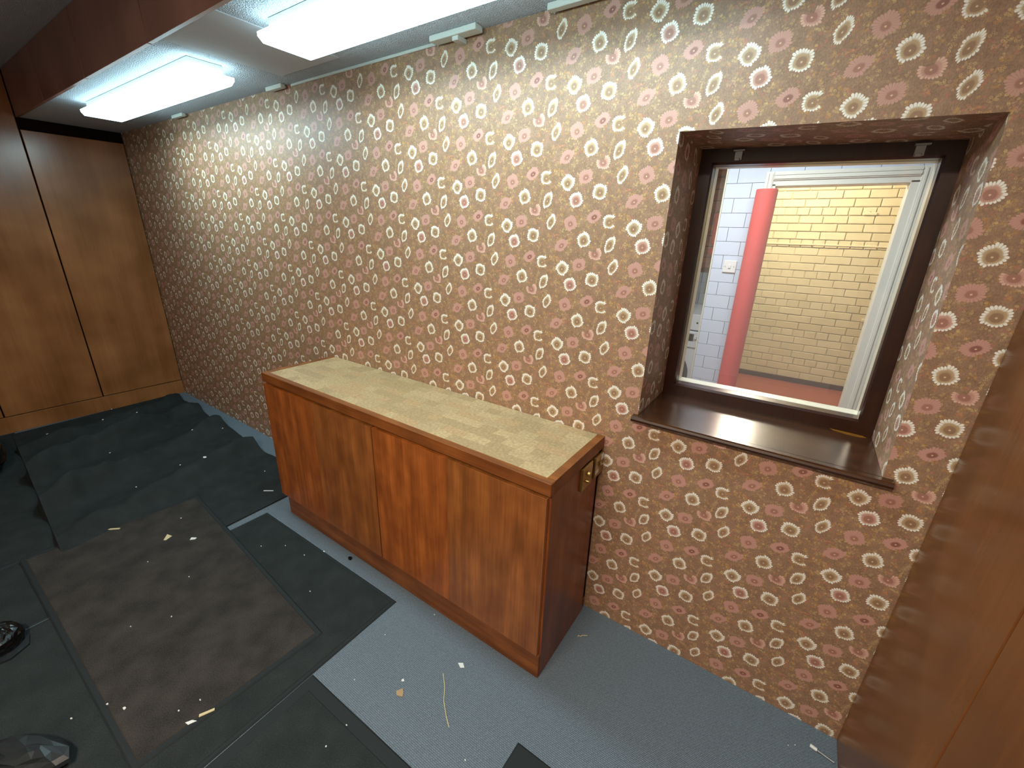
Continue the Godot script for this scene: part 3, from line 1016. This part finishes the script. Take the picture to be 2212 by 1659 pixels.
func make_bags():
	for d in [[Vector3(0.62, 0.0, 1.52), Vector3(0.42, 0.20, 0.24), 3, "black crumpled bin bag at the left frame edge by the wall"]]:
		var st := T()
		crumple(st, d[1], d[2])
		var o := obj("bin_bag", st, M.black_bag)
		o.position = d[0] + Vector3(0, 0.001, 0)
		tag(o, d[3], "bag")
	var t := thing("plastic_sack", "small dark sack with a grey flap at the left frame edge", "bag", Vector3(2.70, 0.0, 1.62))
	var a := T()
	crumple(a, Vector3(0.10, 0.07, 0.09), 12)
	obj("body", a, M.black_bag, t)
	var fl := T()
	chip(fl, [Vector2(0.02, -0.085), Vector2(0.085, -0.075), Vector2(0.12, -0.02), Vector2(0.10, 0.06), Vector2(0.05, 0.05)], 0.004, 0.016)
	obj("flap", fl, M.grey_bag, t)
	var st2 := T()
	crumple(st2, Vector3(0.20, 0.05, 0.07), 31, 0.7, 9, 13)
	var o2 := obj("plastic_wrap", st2, M.grey_bag)
	o2.rotation.y = 0.5
	o2.position = Vector3(3.36, 0.009, 1.63)
	tag(o2, "crumpled grey plastic wrap in the bottom left corner", "wrap")

# ---------------------------------------------------------------- beyond the window
func make_beyond():
	var ZT := -2.15
	var ZB := -4.68
	var f := structure("floor")
	box("red_floor", Vector3(2.4, -0.10, ZB - 0.2), Vector3(7.0, -0.001, -0.41), M.red_floor, f, 0.0)
	var c := structure("ceiling")
	box("plaster_slab", Vector3(2.4, 2.55, ZB - 0.2), Vector3(7.0, 2.65, -0.41), M.plaster, c, 0.0)
	# tiled wall with a doorway
	var w := structure("wall_tiled")
	box("masonry", Vector3(4.465, 0.0, ZT - 0.14), Vector3(4.755, 2.55, ZT - 0.008), M.grout, w, 0.0)
	box("masonry", Vector3(4.755, 2.062, ZT - 0.14), Vector3(5.540, 2.55, ZT - 0.008), M.grout, w, 0.0)
	box("masonry", Vector3(5.540, 0.0, ZT - 0.14), Vector3(7.0, 2.55, ZT - 0.008), M.grout, w, 0.0)
	box("masonry", Vector3(4.465, 0.0, ZB), Vector3(4.53, 2.55, ZT - 0.14), M.plaster, w, 0.0)
	box("corner_bead", Vector3(4.460, 0.0, ZT - 0.10), Vector3(4.471, 2.55, ZT + 0.003), M.cream, w, 0.003)
	for r in range(-5, 21):
		var y1 := 2.046 - r * 0.0985
		var y0 := y1 - 0.0985 + 0.0025
		if y1 > 2.56:
			continue
		y0 = maxf(y0, 0.0)
		var s := 4.541 if (r % 2 + 2) % 2 == 1 else 4.640
		if r == -1 or r == 0:
			s = 4.541 if r == -1 else 4.640
		var x := s - 0.197
		while x < 6.2:
			var a := maxf(x + 0.00125, 4.472)
			var b := x + 0.197 - 0.00125
			x += 0.197
			if y1 <= 2.115 and y1 > 0.0:
				# beside the doorway the tiles are cut at the architrave
				if a < 4.72 and b > 4.72:
					b = 4.722
				elif a >= 4.72 and b <= 5.58:
					continue
				elif a < 5.58 and b > 5.58:
					a = 5.58
			if b - a < 0.012 or y1 - y0 < 0.01:
				continue
			box("tile", Vector3(a, y0, ZT - 0.008), Vector3(b, y1, ZT), M.tile, w, 0.0012)
	# door lining and architrave
	var d := structure("door_1")
	box("jamb", Vector3(4.756, 0.0, ZT - 0.15), Vector3(4.786, 2.035, ZT + 0.004), M.gloss_white, d, 0.002)
	box("jamb", Vector3(5.490, 0.0, ZT - 0.15), Vector3(5.538, 2.035, ZT + 0.004), M.gloss_white, d, 0.002)
	box("head", Vector3(4.756, 2.022, ZT - 0.15), Vector3(5.538, 2.060, ZT + 0.004), M.gloss_white, d, 0.002)
	for s in [[4.716, 4.766, 1], [5.530, 5.586, -1]]:
		var xa: float = s[0]
		var xb: float = s[1]
		var st := T()
		cbox(st, Vector3(xa, 0, ZT + 0.0005), Vector3(xb, 2.112, ZT + 0.014), 0.003)
		var m := (xa + xb) / 2.0
		cbox(st, Vector3(m - 0.018, 0, ZT + 0.014), Vector3(m - 0.004, 2.10, ZT + 0.021), 0.003)
		cbox(st, Vector3(m + 0.004, 0, ZT + 0.014), Vector3(m + 0.018, 2.10, ZT + 0.019), 0.003)
		obj("architrave", st, M.gloss_white, d)
	var hd := T()
	cbox(hd, Vector3(4.767, 2.056, ZT + 0.0005), Vector3(5.529, 2.112, ZT + 0.014), 0.003)
	cbox(hd, Vector3(4.767, 2.064, ZT + 0.014), Vector3(5.529, 2.080, ZT + 0.021), 0.003)
	cbox(hd, Vector3(4.767, 2.088, ZT + 0.014), Vector3(5.529, 2.102, ZT + 0.019), 0.003)
	obj("architrave", hd, M.gloss_white, d)
	# painted brick wall at the end
	var bw := structure("wall_brick")
	box("mortar", Vector3(4.3, 0.0, ZB - 0.15), Vector3(6.4, 2.55, ZB - 0.013), M.brick[2], bw, 0.0)
	rng.seed = 21
	var ch := 0.0865
	for r in 29:
		var y := 0.05 + r * ch
		if y + ch > 2.55:
			break
		var up := y > 1.60
		var zf := ZB + (0.012 if up else 0.0)
		var header := r % 4 == 2
		var pitch := 0.118 if header else 0.233
		var x := 4.42 - (pitch * 0.5 if r % 2 == 0 else 0.0) + rng.randf_range(-0.02, 0.02)
		while x < 6.0:
			var wd := pitch * rng.randf_range(0.96, 1.04)
			if x + wd > 4.40:
				var bst := T()
				cbox(bst, Vector3(x + 0.003, y + 0.0035, ZB - 0.014), Vector3(x + wd - 0.003, y + ch - 0.0035, zf + rng.randf_range(-0.004, 0.003)), 0.006)
				obj("brick", bst, M.brick[rng.randi() % 3], bw)
			x += wd
	box("ledge", Vector3(4.40, 1.632, ZB - 0.01), Vector3(6.0, 1.650, ZB + 0.024), M.brick[1], bw, 0.004)
	var fx := T()
	cbox(fx, Vector3(5.44, 1.955, ZB + 0.008), Vector3(5.56, 1.985, ZB + 0.034), 0.008)
	cbox(fx, Vector3(5.46, 1.970, ZB + 0.008), Vector3(5.50, 1.998, ZB + 0.030), 0.008)
	obj("painted_fixing", fx, M.brick[1], bw)
	box("skirting", Vector3(4.40, 0.0, ZB - 0.005), Vector3(6.2, 0.058, ZB + 0.022), M.skirt, bw, 0.004)
	# yellow conduit in the corner
	var cp := thing("conduit", "yellow painted conduit pipe beside the white door jamb", "pipe", Vector3(5.735, 0.0, ZB + 0.06))
	var tb := T()
	tube(tb, [Vector3(0.0, 0.06, 0.0), Vector3(0.0, 2.06, 0.0), Vector3(0.012, 2.085, 0.0), Vector3(0.05, 2.11, 0.0), Vector3(0.065, 2.14, 0.0), Vector3(0.065, 2.5, 0.0)], 0.016, 12)
	obj("tube", tb, M.brick[1], cp)
	var cl := T()
	cbox(cl, Vector3(-0.045, 0.84, -0.045), Vector3(0.02, 0.875, 0.024), 0.006)
	obj("clip", cl, M.brick[1], cp)
	# walls closing that side
	var ws := structure("wall_corridor")
	box("plaster", Vector3(6.4, 0.0, ZB - 0.1), Vector3(6.5, 2.55, -0.43), M.plaster, ws, 0.0)
	var wk := structure("wall_kitchen")
	box("plaster", Vector3(2.4, 0.0, -3.5), Vector3(2.5, 2.55, -0.43), M.plaster, wk, 0.0)
	# back of the side bay: tiles below, boards above
	var wb := structure("wall_bay")
	box("masonry", Vector3(2.5, 0.0, -3.45), Vector3(4.466, 2.55, -3.31), M.grout, wb, 0.0)
	for r in 6:
		var y1 := 1.345 - r * 0.105
		var x := 3.6 + (0.0 if r % 2 == 0 else 0.1)
		while x < 4.44:
			box("tile", Vector3(x + 0.001, y1 - 0.1035, -3.31), Vector3(minf(x + 0.198, 4.452), y1, -3.302), M.grey_tile, wb, 0.001)
			x += 0.2
	box("cover_strip", Vector3(3.4, 1.348, -3.31), Vector3(4.454, 1.385, -3.285), M.skirt, wb, 0.003)
	for r in 11:
		box("plank", Vector3(3.4, 1.388 + r * 0.105, -3.31), Vector3(4.454, 1.388 + r * 0.105 + 0.101, -3.294), M.plank, wb, 0.004)
	box("grey_strip", Vector3(4.246, 1.13, -3.301), Vector3(4.262, 1.346, -3.288), M.grey_ring, wb, 0.002)
	# light switch
	var sw := thing("light_switch", "square white light switch on the white tiles", "switch", Vector3(4.598, 1.476, ZT))
	box("plate", Vector3(4.553, 1.432, ZT), Vector3(4.643, 1.520, ZT + 0.010), M.white_plastic, sw, 0.003)
	box("rocker", Vector3(4.590, 1.463, ZT + 0.010), Vector3(4.606, 1.489, ZT + 0.016), M.white_plastic, sw, 0.002)
	for sx in [4.568, 4.628]:
		var sc := T()
		lathe(sc, Vector3(sx - 4.598, 0.0, 0.010), [Vector2(0.0, 0.001), Vector2(0.0035, 0.001), Vector2(0.0035, 0.0)], 10, Vector3.BACK)
		obj("screw", sc, M.steel, sw)
	# tall red roll before the door frame
	var ro := T()
	lathe(ro, Vector3.ZERO, [Vector2(0.0, 0.0), Vector2(0.066, 0.0), Vector2(0.066, 1.990), Vector2(0.064, 1.995), Vector2(0.045, 1.995), Vector2(0.043, 1.96), Vector2(0.0, 1.96)], 40)
	var roll := obj("upright_roll", ro, M.red_roll)
	roll.position = Vector3(4.750, 0.0, -2.058)
	tag(roll, "tall pinkish red roll standing upright beside the doorway", "roll")
	# red cylinder hanging on the boards
	var ex := thing("red_canister", "bright red canister hanging on the dark boards beyond the tiled corner", "canister", Vector3(4.300, 1.52, -3.222))
	var eb := T()
	lathe(eb, Vector3.ZERO, [Vector2(0.0, 0.095), Vector2(0.052, 0.095), Vector2(0.062, 0.11), Vector2(0.062, 0.36), Vector2(0.058, 0.385), Vector2(0.0, 0.392)], 28)
	obj("body", eb, M.red_gloss, ex)
	var eh := T()
	lathe(eh, Vector3.ZERO, [Vector2(0.0, -0.01), Vector2(0.055, -0.005), Vector2(0.068, 0.02), Vector2(0.066, 0.05), Vector2(0.040, 0.07), Vector2(0.040, 0.095), Vector2(0.0, 0.096)], 28)
	obj("base_cap", eh, M.red_gloss, ex)
	var hk := T()
	tube(hk, [Vector3(0.0, 0.39, 0.0), Vector3(0.0, 0.42, 0.0), Vector3(-0.012, 0.432, 0.0), Vector3(-0.026, 0.425, 0.0), Vector3(-0.03, 0.41, 0.0)], 0.004, 8)
	obj("hook", hk, M.white_plastic, ex)
	# washing machine and the white box unit standing on it
	var wm := thing("washing_machine", "white washing machine partly seen through the window", "appliance", Vector3(4.10, 0.0, -2.88))
	box("body", Vector3(3.80, 0.0, -3.20), Vector3(4.405, 0.864, -2.605), M.appliance, wm, 0.006)
	box("control_panel", Vector3(3.802, 0.716, -2.605), Vector3(4.403, 0.860, -2.592), M.appliance, wm, 0.003)
	box("display", Vector3(4.235, 0.775, -2.592), Vector3(4.352, 0.842, -2.5905), M.display, wm, 0.0005)
	var kn := T()
	lathe(kn, Vector3(4.366, 0.812, -2.592) - base_of(wm), [Vector2(0.0, 0.016), Vector2(0.013, 0.016), Vector2(0.016, 0.0)], 18, Vector3.BACK)
	obj("knob", kn, M.appliance, wm)
	var dr := T()
	lathe(dr, Vector3(4.10, 0.44, -2.605) - base_of(wm), [Vector2(0.0, 0.030), Vector2(0.16, 0.030), Vector2(0.195, 0.040), Vector2(0.235, 0.034), Vector2(0.252, 0.0)], 40, Vector3.BACK)
	obj("door", dr, M.grey_ring, wm)
	var ub := thing("white_unit", "low white boxed unit with a dark hole above the washing machine", "unit", Vector3(4.10, 0.876, -2.94))
	box("body", Vector3(3.80, 0.876, -3.295), Vector3(4.405, 1.020, -2.60), M.appliance, ub, 0.004)
	var ho := T()
	lathe(ho, Vector3(4.360, 0.945, -2.60) - base_of(ub), [Vector2(0.0, 0.001), Vector2(0.009, 0.001), Vector2(0.009, 0.0)], 14, Vector3.BACK)
	obj("hole", ho, M.dark_glass, ub)
	for sx in [3.83, 4.37]:
		box("foot", Vector3(sx - 0.015, 0.864, -2.70), Vector3(sx + 0.015, 0.876, -2.66), M.dark_glass, ub, 0.001)
	# lamps of those rooms, above the view
	var kl := thing("ceiling_light", "lit batten light on the ceiling of the tiled room", "light", Vector3(4.45, 2.55, -1.30))
	box("housing", Vector3(3.75, 2.515, -1.36), Vector3(5.15, 2.55, -1.24), M.gloss_white, kl, 0.003)
	box("diffuser", Vector3(3.77, 2.490, -1.35), Vector3(5.13, 2.515, -1.25), M.diffuser, kl, 0.006)
	area(kl, Vector3(4.45, 2.4885, -1.30), Vector2(1.34, 0.09), Color(0.97, 0.99, 1.0), KITCHEN)
	var cl2 := thing("globe_light", "warm lit globe light on the passage ceiling", "light", Vector3(4.75, 2.55, -3.60))
	var gb := T()
	lathe(gb, Vector3.ZERO, [Vector2(0.05, 0.0), Vector2(0.05, -0.02), Vector2(0.085, -0.045), Vector2(0.10, -0.09), Vector2(0.085, -0.135), Vector2(0.05, -0.165), Vector2(0.0, -0.178)], 24)
	obj("globe", gb, M.warm_globe, cl2)
	var ol := OmniLight3D.new()
	ol.name = "light"
	ol.light_color = Color(1.0, 0.955, 0.86)
	ol.light_energy = PASSAGE
	ol.light_size = 0.08
	ol.omni_range = 12.0
	ol.omni_attenuation = 2.0
	ol.shadow_enabled = true
	cl2.add_child(ol)
	ol.position = Vector3(0, -0.09, 0)


func _ready():
	make_view()
	make_materials()
	make_shell()
	make_back_wall()
	make_lights()
	make_window()
	make_beyond()
	make_sideboard()
	make_mats()
	make_brackets()
	make_bags()
	make_litter()
